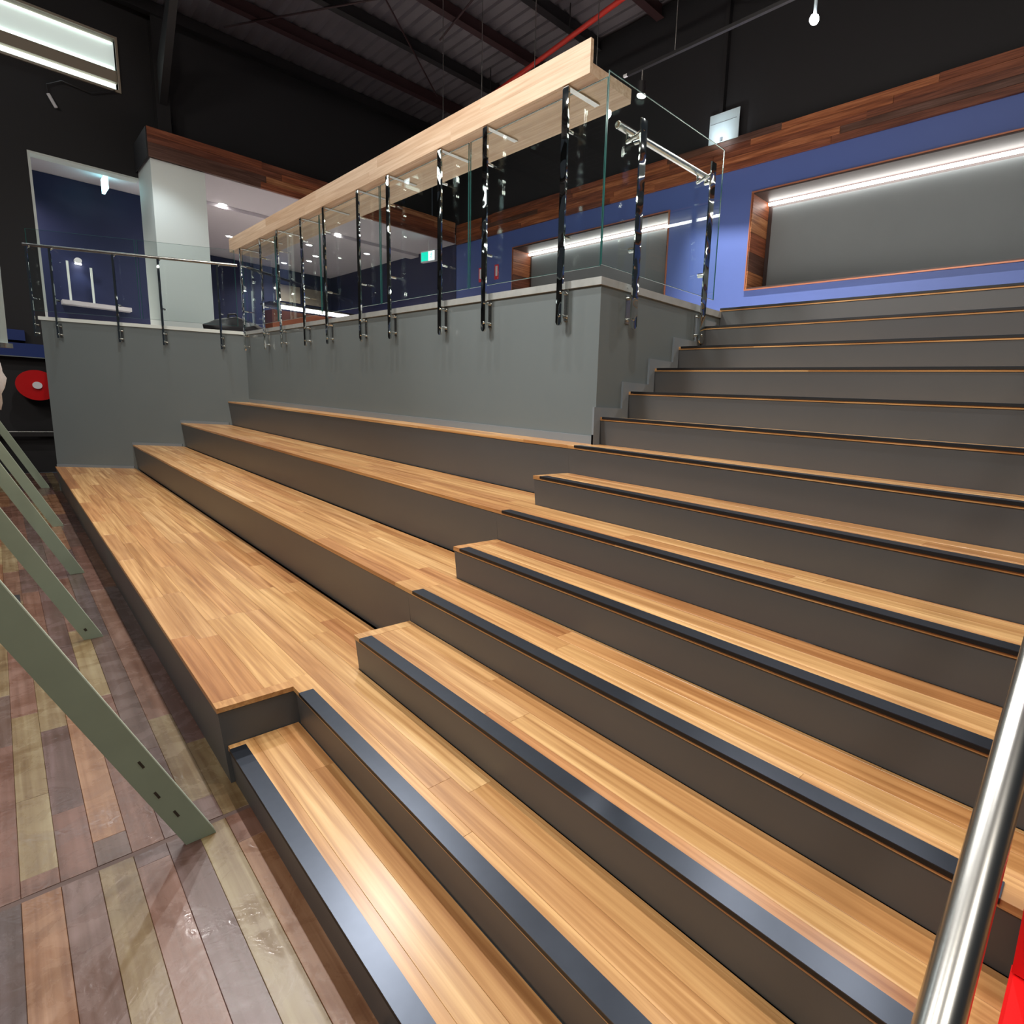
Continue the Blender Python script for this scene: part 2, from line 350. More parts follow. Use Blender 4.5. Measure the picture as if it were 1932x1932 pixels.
# odd steps (own treads) and upper steps
for k in (1, 3, 5, 7, 9, 10, 11, 12, 13):
    yn = (k-1)*d+(0.008 if k == 1 else 0)
    xl = XN if k == 1 else 0.0
    pf = lambda x, k=k: steps[k]
    yb_ = k*d+0.014
    if k in (3, 5, 7):
        # mitred end board
        e = 0.06
        mk('end_board', MB().prism([(0, yn), (e, yn), (e, yb_), (0, yb_)], lambda p, t, z=k*h: (p[0], p[1], t), k*h-T, k*h+0.0003), M['tread'], steps[k])
        xl = e+0.0005
        # little front filler left of the strip
    lay(yn+0.0, yb_, 3 if k < 9 else 2, xl, XR, k*h, pf, 1.6, 3.4)
# even levels: rows shared with the seating
for k in (2, 4, 6, 8):
    yn = (k-1)*d
    pf = lambda x, k=k: (steps[k] if x > 0 else tiers[k])
    if k == 8:
        lay(yn, k*d+0.014, 3, 0.0, XR, k*h, lambda x: steps[8], 1.5, 3.0)
        lay(yn, YB, 3, -99, -0.0005, k*h, lambda x: tiers[8], 0.5, 1.5, True)
    else:
        lay(yn, k*d+0.001, 3, -99, XR, k*h, pf, 0.8, 2.2, True)
        lay(k*d+0.001, k*d+0.014, 1, 0.0, XR, k*h, pf, 1.5, 3)
        lay(k*d+0.0015, (k+1)*d+0.016, 3, -99, -0.0005, k*h, pf, 0.6, 1.9, True)
# front rows of the first tier, with the mitred border board at the notch
bz = 0.062
lay(-0.021, d, 3, -99, XN-bz, 2*h, lambda x: tiers[2], 0.6, 1.8, True)
mk('border_board', MB().prism([(XN-0.0, -0.021), (XN, d+0.0), (XN-bz+0.001, d), (XN-bz+0.001, 0.045)], lambda p, t: (p[0], p[1], t), 2*h-T, 2*h+0.0004), M['tread'], tiers[2])
mk('border_board', MB().prism([(XN-0.001, -0.021), (XN-bz+0.001, 0.044), (XN-bz+0.001, -0.021)], lambda p, t: (p[0], p[1], t), 2*h-T, 2*h), M['tread'], tiers[2])
# nosing strips
for k in range(1, 15):
    yn = (k-1)*d+(0.008 if k == 1 else 0)
    xs = 0.0617 if k != 1 else 0.02
    if k >= 9: xs = 0.035
    if k == 14: xs = 0.004
    XS = 2.452
    mk('nosing_strip', MB().box(xs, XS, yn-0.0035, yn+0.052, k*h+0.0003, k*h+0.0028).box(xs, XS, yn-0.0035, yn-0.0004, k*h-0.011, k*h+0.0003, 1), [M['strip'], M['strip_lip']], steps[k])
# landing boards (seen edge on only)
lay(13*d, 13*d+0.75, 5, 0.0, XR, 14*h, lambda x: steps[14], 1.5, 3)

# ------------------------------------------------------------------ grey balcony walls
def wallpoly(pts, z0, z1): return MB().prism(pts, lambda p, t: (p[0], p[1], t), z0, z1)
tn = Vector((S, 1, 0)).normalized(); nn = Vector((1, -S, 0)).normalized()    # along the slanted wall, towards the seats
th = 0.12
A = Vector((W(0.0), 0.0, 0)); B = Vector((W(YB), YB, 0))
struct('wall_left', wallpoly([A, B, B-nn*th*1.1+Vector((0, 0.02, 0)), A-nn*th], 0, HB-0.045), M['wall'], 'grey painted end wall closing the bench seating on the left')
struct('wall_front', wallpoly([(B.x+0.001, YB), (0, YB), (0, YB+th), (B.x-0.04, YB+th)], 0, HB-0.045), M['wall'], 'long grey painted balcony wall behind the bench seating')
struct('wall_right', MB().box(-th, 0.0, YB+th, 13*d+0.25, 0, HB-0.045), M['wall'], 'grey painted balcony wall returning along the stairs')
o = 0.012
struct('trim_1', wallpoly([A+nn*o-tn*0.02, Vector((B.x+0.002, YB, 0))+nn*o, B-nn*(th+o), A-nn*(th+o)-tn*0.02], HB-0.045, HB), M['white'], 'white capping on top of the grey end wall', 'trim')
struct('trim_2', MB().box(B.x+0.02, 0.012, YB-0.012, YB+th+0.012, HB-0.045, HB), M['cap'], 'galvanised metal capping along the long balcony wall', 'trim')
struct('trim_3', MB().box(-th-0.012, 0.0125, YB+th+0.013, 13*d+0.02, HB-0.045, HB).tube((0.0125, YB+0.22, HB-0.02), (0.016, YB+0.22, HB-0.02), 0.008), M['cap'], 'galvanised metal capping beside the top of the stairs', 'trim')
# skirting on the tiers and stairs
mb = MB(); mb.box(W(YB)+0.02, -0.0, YB-0.012, YB, 8*h, 8*h+0.05)
struct('baseboard_front', mb, M['skirt'], 'narrow grey skirting where the balcony wall meets the top bench', 'baseboard')
mb = MB()
for ya, yb_, z in ((0.0, 3*d-0.07, 2*h), (3*d, 5*d-0.07, 4*h), (5*d, 7*d-0.07, 6*h)):
    P = Vector((W(ya), ya, 0)); Q = Vector((W(yb_+0.07), yb_+0.07, 0))
    mb.prism([P+nn*0.0, Q, Q+nn*0.010, P+nn*0.010], lambda p, t: (p[0], p[1], t), z, z+0.035)
struct('baseboard_left', mb, M['skirt'], 'narrow grey skirting stepping up the end wall', 'baseboard')
mb = MB()
for k in range(8, 14):
    ya = (k-1)*d if k > 8 else YB; yb_ = k*d
    if k > 8: mb.box(0, 0.016, ya-0.055, ya, (k-1)*h, k*h+0.06)
    mb.box(0, 0.0158, ya, yb_-0.055, k*h, k*h+0.06)
struct('baseboard_right', mb, M['skirt'], 'stepped grey skirting following the stairs up the balcony wall', 'baseboard')
# upper floor slab, unseen, laid to bounce light
struct('floor_1', MB().box(-9.9, 0-th, YB+th+0.02, YW, 2.18, 2.30).box(-17, -9.9, 0.16, YW, 2.18, 2.30), M['upfloor'], 'upper level floor behind the glass balustrade', 'floor')

# ------------------------------------------------------------------ balustrade posts of the long front
def bolts(mb, px, y0, y1, zs):
    for z in zs: mb.tube((px, y0, z), (px, y1, z), 0.011, 12)
    return mb
PZ0, PZ1 = 2.085, 3.445
def make_post():
    """post centred on x=0 in front of the wall face y=0 (local)"""
    t = thing('balustrade_post', (0, YB, 0), 'x', 'post')
    hw = 0.027
    out = [(-hw, PZ0+0.02), (-hw+0.012, PZ0+0.004), (0, PZ0), (hw-0.012, PZ0+0.004), (hw, PZ0+0.02), (hw, PZ1), (-hw, PZ1)]
    mk('upright', MB().prism(out, lambda p, y: (p[0], YB+y, p[1]), -0.062, -0.050), M['chrome'], t)
    mk('top_plate', MB().box(-0.022, 0.022, YB-0.06, YB+0.20, PZ1, PZ1+0.009), M['steel'], t)
    mk('wall_plate', MB().box(-0.016, 0.024, YB-0.006, YB, 2.12, 2.31), M['steel'], t)
    for z in (2.145, 2.285):
        mk('standoff_bolt', bolts(MB(), 0.006, YB-0.050, YB-0.004, (z,)), M['chrome'], t, smooth=True)
        mk('bolt_head', MB().tube((0.006, YB-0.069, z), (0.006, YB-0.062, z), 0.008, 10), M['chrome'], t, smooth=True)
    for z in (2.62, 3.22):
        mk('glass_clamp', MB().tube((0.0, YB-0.050, z), (0.0, YB+0.006, z), 0.010, 12), M['chrome'], t, smooth=True)
    return t
PX_ = [-0.31, -1.145, -1.755, -2.62, -3.23, -4.06, -4.71, -5.51, -6.16, -7.04]
ORD = ['first', 'second', 'third', 'fourth', 'fifth', 'sixth', 'seventh', 'eighth', 'ninth', 'tenth']
p0 = make_post()
for i, x in enumerate(PX_):
    o_ = p0 if i == 0 else cp(p0)
    o_.location = (x, YB, 0)
    o_['label'] = ('polished steel post under the timber ledge, nearest the stairs' if i == 0 else
                   'polished steel post under the timber ledge, at its far left end' if i == 9 else
                   'polished steel post under the timber ledge, %s counting from the stairs' % ORD[i])
    o_['group'] = 'steel posts under the timber ledge'
# glass panels along the front
GZ0, GZ1 = 2.425, 3.448
def glasspanel(label, group, c, ax, half, z0, z1, th2=0.0035):
    ax = Vector(ax).normalized(); ay = Vector((-ax.y, ax.x, 0)); az = Vector((0, 0, 1))
    t = thing('glass_panel', (c[0], c[1], z0), label, 'glass panel', group)
    cz = (z0+z1)/2
    mk('pane', MB().obb((c[0], c[1], cz), ax, ay, az, half-0.004, th2, (z1-z0)/2-0.003), M['glass'], t)
    e = MB()
    for s in (-1, 1): mk('polished_edge', MB().obb(Vector((c[0], c[1], cz))+ax*s*(half-0.002), ax, ay, az, 0.0018, th2, (z1-z0)/2), M['glass_edge'], t)
    for zz in (z0+0.0015, z1-0.0015): mk('long_edge', MB().obb((c[0], c[1], zz), ax, ay, az, half-0.0045, th2, 0.0013), M['glass_edge'], t)
    return t
segs = [(-1.44, -0.03), (-2.915, -1.46), (-4.36, -2.935), (-5.81, -4.38), (-7.22, -5.83)]
gl = ['clear glass balustrade panel under the ledge, nearest the stairs', 'clear glass balustrade panel under the ledge, second from the stairs', 'clear glass balustrade panel under the ledge, middle of the five',
      'clear glass balustrade panel under the ledge, second from the far left end', 'clear glass balustrade panel under the ledge, at the far left corner']
for (a, b), lb in zip(segs, gl):
    glasspanel(lb, 'glass panels of the long balustrade', ((a+b)/2, YB+0.013), (1, 0, 0), (b-a)/2, GZ0, GZ1)
# the timber ledge
led = thing('drinks_ledge', (-3.8, YB, PZ1), 'long pale timber ledge carried on steel posts above the glass balustrade', 'ledge')
LX0, LX1, LY = -7.50, -0.10, YB-0.045
ZL = PZ1+0.010
x = LX1; 
while x > LX0+0.01:
    ln = R.uniform(0.7, 1.7); x2 = max(LX0, x-ln)
    if x2 < LX0+0.4: x2 = LX0
    mk('fascia_board', MB().box(x2, x, LY-0.022, LY, ZL, ZL+0.088), M['ledge'], led)
    x = x2
x = LX1
while x > LX0+0.01:
    ln = R.uniform(0.9, 1.9); x2 = max(LX0, x-ln)
    if x2 < LX0+0.4: x2 = LX0
    mk('fascia_board', MB().box(x2, x, LY-0.022, LY, ZL+0.0885, ZL+0.180), M['ledge'], led)
    x = x2
for i in range(4):
    y0 = LY+0.001+i*0.09; y1 = y0+0.0895
    if i < 3: mk('shelf_board', MB().box(LX0, LX1-0.004, y0, y1, ZL, ZL+0.062), M['ledge'], led)
    else: mk('shelf_board', MB().prism([(LX0, y0), (LX1-0.004, y0), (LX1-0.004, y1-0.03), (LX1-0.034, y1), (LX0, y1)], lambda p, t: (p[0], p[1], t), ZL, ZL+0.062), M['ledge'], led)

# ------------------------------------------------------------------ posts, glass and handrail beside the stairs
sidelab = ['polished steel post beside the upper stairs, at the ledge end', 'polished steel post at the top of the stairs']
for i, (y, ztop) in enumerate(((2.215, 3.29), (2.955, 3.30))):
    t = thing('stair_post', (0, y, 0), sidelab[i], 'post', 'steel posts beside the upper stairs')
    hw = 0.027
    out = [(-hw, PZ0+0.02), (-hw+0.012, PZ0+0.004), (0, PZ0), (hw-0.012, PZ0+0.004), (hw, PZ0+0.02), (hw, ztop), (-hw, ztop)]
    mk('upright', MB().prism(out, lambda p, x: (x, y+p[0], p[1]), 0.050, 0.062), M['chrome'], t)
    mk('wall_plate', MB().box(0, 0.006, y-0.022, y+0.018, 2.12, 2.29), M['steel'], t)
    for z in (2.145, 2.275):
        mk('standoff_bolt', MB().tube((0.006, y, z), (0.050, y, z), 0.011, 12), M['chrome'], t, smooth=True)
        mk('bolt_head', MB().tube((0.062, y, z), (0.069, y, z), 0.008, 10), M['chrome'], t, smooth=True)
    for z in (2.56, 3.18):
        mk('glass_clamp', MB().tube((0.050, y, z), (-0.008, y, z), 0.016, 12), M['chrome'], t, smooth=True)
    mk('rail_bracket', MB().tube((0.062, y, 3.235), (0.050-0.13, y, 3.195), 0.010, 10).tube((-0.075, y, 3.19), (-0.075, y, 3.245), 0.008, 10), M['chrome'], t, smooth=True)
hr = thing('short_handrail', (-0.08, 2.6, 3.24), 'short steel handrail tube between the two posts beside the stairs', 'handrail')
mk('tube', MB().tube((-0.075, 2.13, 3.262), (-0.075, 3.10, 3.262), 0.023, 20), M['steel'], hr, smooth=True)
mk('end_cap', MB().tube((-0.075, 2.124, 3.262), (-0.075, 2.13, 3.262), 0.020, 20), M['chrome'], hr, smooth=True)
glasspanel('tall glass panel standing beside the upper stairs', None, (-0.012, 2.573), (0, 1, 0), 0.598, 2.43, 3.47)

# ------------------------------------------------------------------ rail and glass on the slanted end wall
rl = thing('end_wall_handrail', ((A+B)/2+Vector((0, 0, 3.25))), 'slim steel handrail above the grey end wall at far left', 'handrail')
a3 = A-tn*0.10+nn*0.0+Vector((0, 0, 3.255)); b3 = B-tn*0.05+Vector((0, 0, 3.255))
mk('tube', MB().tube(a3, b3, 0.020, 14), M['steel'], rl, smooth=True)
wl = ['slim steel post on the end wall, at its free left end', 'slim steel post on the end wall, second from the free end', 'slim steel post on the end wall, in front of the navy opening',
      'slim steel post on the end wall, at the left edge of the white column', 'slim steel post on the end wall, nearest the timber ledge']
for i, y in enumerate((-0.03, 0.175, 0.745, 1.17, 1.745)):
    P = Vector((W(y), y, 0))
    t = thing('end_wall_post', (P.x, P.y, 0), wl[i], 'post', 'steel posts on the grey end wall')
    az = Vector((0, 0, 1))
    mk('upright', MB().obb(P+nn*0.056+Vector((0, 0, 2.66)), tn, nn, az, 0.012, 0.006, 0.57), M['chrome'], t)
    mk('wall_plate', MB().obb(P+nn*0.003+Vector((0, 0, 2.19)), tn, nn, az, 0.02, 0.003, 0.085), M['steel'], t)
    for z in (2.135, 2.245):
        mk('standoff_bolt', MB().tube(P+nn*0.006+Vector((0, 0, z)), P+nn*0.07+Vector((0, 0, z)), 0.011, 10), M['chrome'], t, smooth=True)
    mk('rail_bracket', MB().tube(P+nn*0.056+Vector((0, 0, 3.20)), P-nn*0.0+Vector((0, 0, 3.235)), 0.010, 8), M['chrome'], t, smooth=True)
    mk('glass_clamp', MB().tube(P+nn*0.05+Vector((0, 0, 2.58)), P-nn*0.02+Vector((0, 0, 2.58)), 0.014, 10), M['chrome'], t, smooth=True)
for (ya, yb_), lb in zip(((-0.06, 0.93), (0.95, 1.90)), ('clear glass panel on the end wall, before the navy opening', 'clear glass panel on the end wall, before the white column')):
    P = Vector((W(ya), ya, 0)); Q = Vector((W(yb_), yb_, 0)); c = (P+Q)/2-nn*0.02
    glasspanel(lb, 'glass panels on the grey end wall', (c.x, c.y), tn, (Q-P).length/2, 2.43, 3.46)

# ------------------------------------------------------------------ rear wall with two lit niches
N1 = (-2.01, 3.9, 3.365, 4.665); N2 = (-7.595, -3.505, 3.41, 4.685); DP = 0.44
ZB0, ZB1 = 5.03, 5.45
mb = MB(); yy0, yy1 = YW, YW+0.6
XE = 5.0
for x0, x1, z0, z1 in ((XF, N2[0], 2.2, ZB0), (N2[0], N2[1], 2.2, N2[2]), (N2[0], N2[1], N2[3], ZB0), (N2[1], N1[0], 2.2, ZB0), (N1[0], N1[1], 2.2, N1[2]), (N1[0], N1[1], N1[3], ZB0), (N1[1], XE, 2.2, ZB0)):
    mb.box(x0, x1, yy0, yy1, z0, z1)
struct('wall_rear', mb, M['blue'], 'blue rear wall holding the two lit seating niches')
struct('wall_rear_upper', MB().box(XW, XE, YW+0.02, YW+0.3, ZB0, ZR), M['black'], 'black painted upper part of the rear wall')
struct('wall_rear_room', MB().box(-17.2, XF-0.02, YW, YW+0.3, 2.2, ZC), M['navy'], 'dark navy end wall of the back room')
def niche(n, lab, lab2):
    x0, x1, z0, z1 = n
    t = thing('wall_niche', ((x0+x1)/2, YW+0.2, z0), lab, 'niche', 'lit niches in the blue wall')
    e = 0.004; yb_ = YW+DP
    mk('back_board', MB().box(x0, x1, yb_, yb_+0.02, z0, z1), M['nichedark'], t)
    mk('padded_panel', MB().box(x0+0.10, x1-0.10, yb_-0.03, yb_, z0+0.03, z1-0.10), M['nicheback'], t)
    npl = 5; hh = (z1-z0)/npl
    for i in range(npl):
        mk('side_plank', MB().box(x0+e, x0+0.02, YW-0.004, yb_, z0+i*hh+0.002, z0+(i+1)*hh-0.002), M['band_y'], t)
        mk('side_plank', MB().box(x1-0.02, x1-e, YW-0.004, yb_, z0+i*hh+0.002, z0+(i+1)*hh-0.002), M['band_y'], t)
    mk('top_board', MB().box(x0+0.02, x1-0.02, YW-0.004, yb_, z1-0.02, z1-e), M['nichedark'], t)
    mk('seat_board', MB().box(x0+0.02, x1-0.02, YW-0.004, yb_, z0+e, z0+0.02), M['nichedark'], t)
    fr = MB(); w_ = 0.016
    fr.box(x0-w_, x1+w_, YW-0.012, YW+0.002, z1-0.001, z1+w_).box(x0-w_, x1+w_, YW-0.012, YW+0.002, z0-w_, z0+0.001).box(x0-w_, x0+0.001, YW-0.0121, YW+0.002, z0, z1).box(x1-0.001, x1+w_, YW-0.0121, YW+0.002, z0, z1)
    mk('copper_edge', fr, M['copper'], t)
    l = mk('strip_light', MB().tube((x0+0.05, yb_-0.06, z1-0.055), (x1-0.05, yb_-0.06, z1-0.055), 0.022, 12), M['led'], t)
niche(N1, 'large lit niche in the blue wall, above the stairs', '')
niche(N2, 'lit niche in the blue wall seen through the glass balustrade', '')
def planks(t, along, a0, a1, z0, z1, n, face, m, depth=0.03):
    hh = (z1-z0)/n
    for i in range(n):
        x = a0
        while x < a1-0.01:
            ln = R.uniform(0.9, 2.6); x2 = min(a1, x+ln)
            if x2 > a1-0.4: x2 = a1
            dd = depth+R.uniform(0, 0.014); top = R.uniform(-0.004, 0.012) if i == n-1 else 0
            if along == 'x': mk('cladding_plank', MB().box(x+0.001, x2-0.001, face-dd, face+0.02, z0+i*hh+0.001, z0+(i+1)*hh-0.001+top), m, t)
            else: mk('cladding_plank', MB().box(face-0.02, face+dd, x+0.001, x2-0.001, z0+i*hh+0.001, z0+(i+1)*hh-0.001+top), m, t)
            x = x2
b1 = thing('timber_band', (-2.5, YW, ZB0), 'reclaimed red-brown timber band above the blue wall', 'cladding')
planks(b1, 'x', XF+0.05, XE, ZB0, ZB1, 5, YW-0.001, M['band_x'])
b2 = thing('timber_fascia', (XF, 4, ZC), 'reclaimed timber fascia above the white column and back room', 'cladding')
planks(b2, 'y', 1.44, YW-0.05, ZC+0.01, 5.50, 4, XF, M['band_y'])
mk('fascia_end', MB().box(XW, XF+0.03, 1.425, 1.44, ZC+0.01, 5.50), M['black'], b2)

# ------------------------------------------------------------------ left side wall, opening, column, back room
OY0, OY1, OZ = 0.157, 1.462, 4.985
mb = MB(); X0, X1 = XW-0.25, XW
WY0, WY1, WZ0, WZ1 = -2.6, 1.30, 6.27, 7.03   # high window
mb.box(X0, X1, -7, OY0, 0, WZ0).box(X0, X1, OY0, OY1, OZ, WZ0).box(X0, X1, OY1, YW, 5.40, WZ0).box(X0, X1, -7, WY0, WZ0, WZ1).box(X0, X1, WY1, YW, WZ0, WZ1).box(X0, X1, -7, YW, WZ1, ZR)
struct('wall_side', mb, M['black'], 'black painted side wall with a high lit window and a navy opening')
e = MB(); e.box(XW-0.25, XW+0.006, OY0-0.0, OY0+0.03, 2.3, OZ).box(XW-0.25, XW+0.006, OY0+0.03, OY1-0.002, OZ-0.03, OZ)
struct('trim_4', e, M['white'], 'thin white frame around the navy opening', 'trim')
struct('wall_column', MB().box(XW, XF-0.006, OY1, 2.166, 2.3, ZC+0.005), M['white'], 'white column below the corner of the timber fascia')
struct('ceiling_1', MB().box(-17.2, XF-0.03, 1.46, YW, ZC+0.006, ZC+0.2).box(-17.2, XW-0.26, 0.0, 1.46, ZC+0.006, ZC+0.2), M['ceilwhite'], 'white plaster ceiling of the back room with recessed downlights', 'ceiling')
struct('trim_5', MB().box(-11.9, -11.5, 2.17, YW, ZC-0.06, ZC+0.01), M['ceilwhite'], 'shallow plaster bulkhead across the back room ceiling', 'trim')
struct('wall_back_room', MB().box(-12.6, -12.36, -0.6, 2.15, 2.3, ZC).box(-17.3, -17.1, 2.0, YW, 2.3, ZC).box(-17.1, -12.36, 1.95, 2.15, 2.3, ZC), M['navy'], 'dark navy wall seen through the opening')
# high window
wn = thing('window_1', (XW-0.1, -0.6, WZ0), 'long high window lit with pale greenish light', 'window'); wn['kind'] = 'structure'
zm = WZ0+0.27
mk('window_frame', MB().box(XW-0.16, XW+0.03, WY0-0.03, WY1+0.03, WZ1-0.0, WZ1+0.035).box(XW-0.16, XW+0.03, WY0-0.03, WY1+0.03, WZ0-0.035, WZ0).box(XW-0.16, XW+0.03, WY1, WY1+0.03, WZ0, WZ1).box(XW-0.16, XW+0.03, WY0-0.03, WY0, WZ0, WZ1), M['winbrown'], wn)
mk('pane', MB().box(XW-0.15, XW-0.14, WY0, WY1, zm+0.03, WZ1), M['winsoft'], wn)
mk('transom', MB().box(XW-0.14, XW-0.02, WY0, WY1, zm-0.14, zm+0.03), M['winbrown'], wn)
mk('light_tube', MB().box(XW-0.139, XW-0.10, WY0, WY1-0.02, zm+0.035, zm+0.11), M['winbright'], wn)
mk('light_tube', MB().box(XW-0.139, XW-0.06, WY0, WY1-0.02, WZ0+0.01, WZ0+0.11), M['winbright'], wn)
mk('light_tube', MB().box(XW-0.139, XW-0.11, WY0, WY1-0.02, WZ1-0.035, WZ1-0.01), M['winbright'], wn)
light('AREA', 'window_light', (XW+0.1, -0.8, 6.6), 16, COOL, aim=(XW+3, -0.8, 5.6), shape='RECTANGLE', size=3, size_y=0.5)
# steel column with haunch
colo = thing('steel_column', (XW+0.22, 1.83, 5.5), 'dark steel portal column rising above the timber fascia corner', 'column')
mk('shaft', MB().box(XW+0.005, XW+0.02, 1.74, 1.92, 5.5, ZR).box(XW+0.02, XW+0.24, 1.825, 1.835, 5.5, ZR).box(XW+0.24, XW+0.255, 1.74, 1.92, 5.5, ZR), M['blackmetal'], colo)
mk('haunch', MB().prism([(XW+0.255, 6.8), (XW+1.6, ZR-0.1), (XW+1.6, ZR-0.32), (XW+0.255, 6.2)], lambda p, y: (p[0], y, p[1]), 1.78, 1.88), M['blackmetal'], colo)
mk('rafter', MB().box(XW+1.6, XE, 1.78, 1.88, ZR-0.42, ZR-0.12), M['blackmetal'], colo)
# little hanging tag lamp on the side wall
t = thing('dangling_cable_tag', (-10.8, 0.52, 5.6), 'small pale cable end dangling on the black wall below the high window', 'cable')
mk('cable', MB().path([(-10.80, 1.25, 6.24), (-10.80, 0.95, 6.08), (-10.80, 0.62, 6.12), (-10.80, 0.45, 6.0), (-10.80, 0.46, 5.86)], 0.008, 6), M['blackmetal'], t)
mk('tag', MB().tube((-10.79, 0.455, 5.87), (-10.79, 0.53, 5.70), 0.022, 10), M['plastic'], t)

# downlights
for i, (x, y, lb) in enumerate([(-11.45, 2.79, 'round ceiling downlight nearest the white column'), (-14.2, 3.53, 'ceiling downlight just above the left tip of the ledge'), (-11.5, 4.94, 'brightest ceiling downlight seen beneath the ledge'),
                                (-13.6, 4.47, 'ceiling downlight behind the third glass bay'), (-13.2, 4.92, 'ceiling downlight right of the third bay'), (-14.3, 5.45, 'far ceiling downlight, right of a close pair'), (-15.1, 5.56, 'far ceiling downlight, left of a close pair'),
                                (-16.1, 5.25, 'farthest ceiling downlight, low in the fourth bay'), (-12.7, 6.09, 'ceiling downlight near the navy end wall'), (-11.6, -0.35, 'unseen ceiling downlight added to brighten the navy opening')]):  # last entry is an added unseen light for the soffit
    z = ZC+0.006 if i != 9 else ZC+0.006
    t = thing('downlight', (x, y, z-0.012), lb, 'light', 'recessed downlights of the back room')
    mk('bezel', MB().tube((x, y, z-0.008), (x, y, z), 0.085, 18), M['plastic'], t)
    mk('lens', MB().tube((x, y, z-0.011), (x, y, z-0.008), 0.062, 18), M['down'], t)
    if i in (0, 2, 4, 7, 9): light('SPOT', 'downlight_beam', (x, y, z-0.03), 230, WARM, aim=(x, y, 0), spot_size=math.radians(140), spot_blend=1, shadow_soft_size=0.05)
light('SPOT', 'column_wash', (-9.1, 1.2, 5.0), 26, COOL, aim=(-9.9, 1.8, 3.2), spot_size=math.radians(80), spot_blend=1, shadow_soft_size=0.1)
# slab and rods stand in for a window reflection; lamp inside the opening
t = thing('slab_reflection', (-12.2, 0.9, 2.8), 'pale slab and two white rods standing in for a reflection in the navy opening', 'shelf')
mk('reflected_slab', MB().box(-12.36, -12.05, 0.45, 1.38, 2.86, 2.93), M['ceilwhite'], t)
mk('rod', MB().box(-12.2, -12.17, 0.555, 0.585, 2.93, 3.62), M['white'], t); mk('rod', MB().box(-12.2, -12.17, 0.86, 0.89, 2.93, 3.56), M['white'], t)
t = thing('small_wall_lamp', (-12.3, 0.72, 3.6), 'small bright wall lamp over the pale slab', 'lamp')
mk('shade', MB().tube((-12.36, 0.72, 3.66), (-12.22, 0.72, 3.66), 0.05, 14), M['plastic'], t)
mk('lens', MB().tube((-12.27, 0.72, 3.60), (-12.27, 0.72, 3.615), 0.045, 14), M['down'], t)
light('SPOT', 'wall_lamp_beam', (-12.22, 0.72, 3.58), 4, COOL, aim=(-12.3, 0.75, 2), spot_size=math.radians(110), spot_blend=1, shadow_soft_size=0.03)
# bar with light strip, boards on far wall
t = thing('bar_counter', (-13.3, 4.8, 2.3), 'lit brown bar counter in the back room behind the glass', 'counter')
mk('counter_front', MB().box(-13.6, -13.0, 4.0, 5.9, 2.3, 3.40), M['brownbox'], t)
mk('light_strip', MB().box(-13.02, -12.98, 4.19, 5.75, 3.44, 3.52), M['ledbar'], t)
mk('counter_top', MB().box(-13.65, -12.96, 3.95, 5.95, 3.53, 3.57), M['blackmetal'], t)
for i, (a, b) in enumerate(((5.30, 5.95), (6.08, 6.6))):
    mk('whiteboard', MB().box(-17.098, -17.06, a, b, 4.15, 4.62), M['winbrown'], None, label='pale grey board high on the far navy wall, %s of two' % ('left' if i == 0 else 'right'), category='board', group='boards on the far wall')
# black bag on the cap behind column
t = thing('black_bag', (-9.2, 1.75, 2.3), 'dark crumpled bag behind the glass beside the white column', 'bag')
mb = MB(); n = 14
bm = bmesh.new(); bmesh.ops.create_icosphere(bm, subdivisions=3, radius=1)
rr = random.Random(3)
for v in bm.verts:
    s = 1+0.12*math.sin(v.co.x*5+1)*math.cos(v.co.y*7)+0.08*math.sin(v.co.z*9); v.co = Vector((v.co.x*0.20*s, v.co.y*0.42*s, max(-0.15, v.co.z*0.22*s)))+Vector((-8.75, 2.25, 2.45))
mb.poly([v.co for v in bm.verts], [[v.index for v in f_.verts] for f_ in bm.faces]); bm.free()
mk('bag_body', mb, M['blackmetal'], t, smooth=True)
mk('bag_handle', MB().path([(-8.75, 2.12, 2.6), (-8.74, 2.14, 2.72), (-8.74, 2.24, 2.74), (-8.75, 2.28, 2.62)], 0.012, 8), M['blackmetal'], t)

# exit signs
def exit_sign(label, loc, rz, two=True):
    t = thing('exit_sign', loc, label, 'sign', 'green exit signs'); t.rotation_euler = (0, 0, 0)
    ax = Vector((math.cos(rz), math.sin(rz), 0)); ay = Vector((-ax.y, ax.x, 0)); az = Vector((0, 0, 1)); c = Vector(loc)
    mk('sign_case', MB().obb(c, ax, ay, az, 0.27, 0.03, 0.12), M['plastic'], t)
    mk('green_field', MB().obb(c-ax*0.115-ay*0.0315, ax, ay, az, 0.13, 0.0015, 0.095), M['signgreen'], t)
    mk('white_field', MB().obb(c+ax*0.135-ay*0.0315, ax, ay, az, 0.11, 0.0015, 0.095), M['signwhite'], t)
    m = MB()   # running figure
    q_ = lambda x, z: c+ax*(0.135+x)-ay*0.0345+az*z
    m.tube(q_(0.015, 0.062)+ay*0.001, q_(0.015, 0.062)-ay*0.001, 0.016, 10)
    for a, b in (((0.01, 0.045), (-0.01, -0.005)), ((-0.01, -0.005), (0.025, -0.03)), ((0.025, -0.03), (0.015, -0.075)), ((-0.01, -0.005), (-0.03, -0.045)), ((-0.03, -0.045), (-0.06, -0.05)), ((0.008, 0.035), (0.045, 0.02)), ((0.008, 0.035), (-0.03, 0.03)), ((-0.03, 0.03), (-0.045, 0.005))):
        m.tube(q_(*a), q_(*b), 0.0075, 6)
    mk('running_figure', m, M['signgreen'], t)
    mk('hanger', MB().tube(c+az*0.12, c+az*0.36, 0.008, 8), M['plastic'], t)
    return t
exit_sign('green exit sign seen through the middle of the glass balustrade', (-9.98, 6.30, 4.70), 0.1)
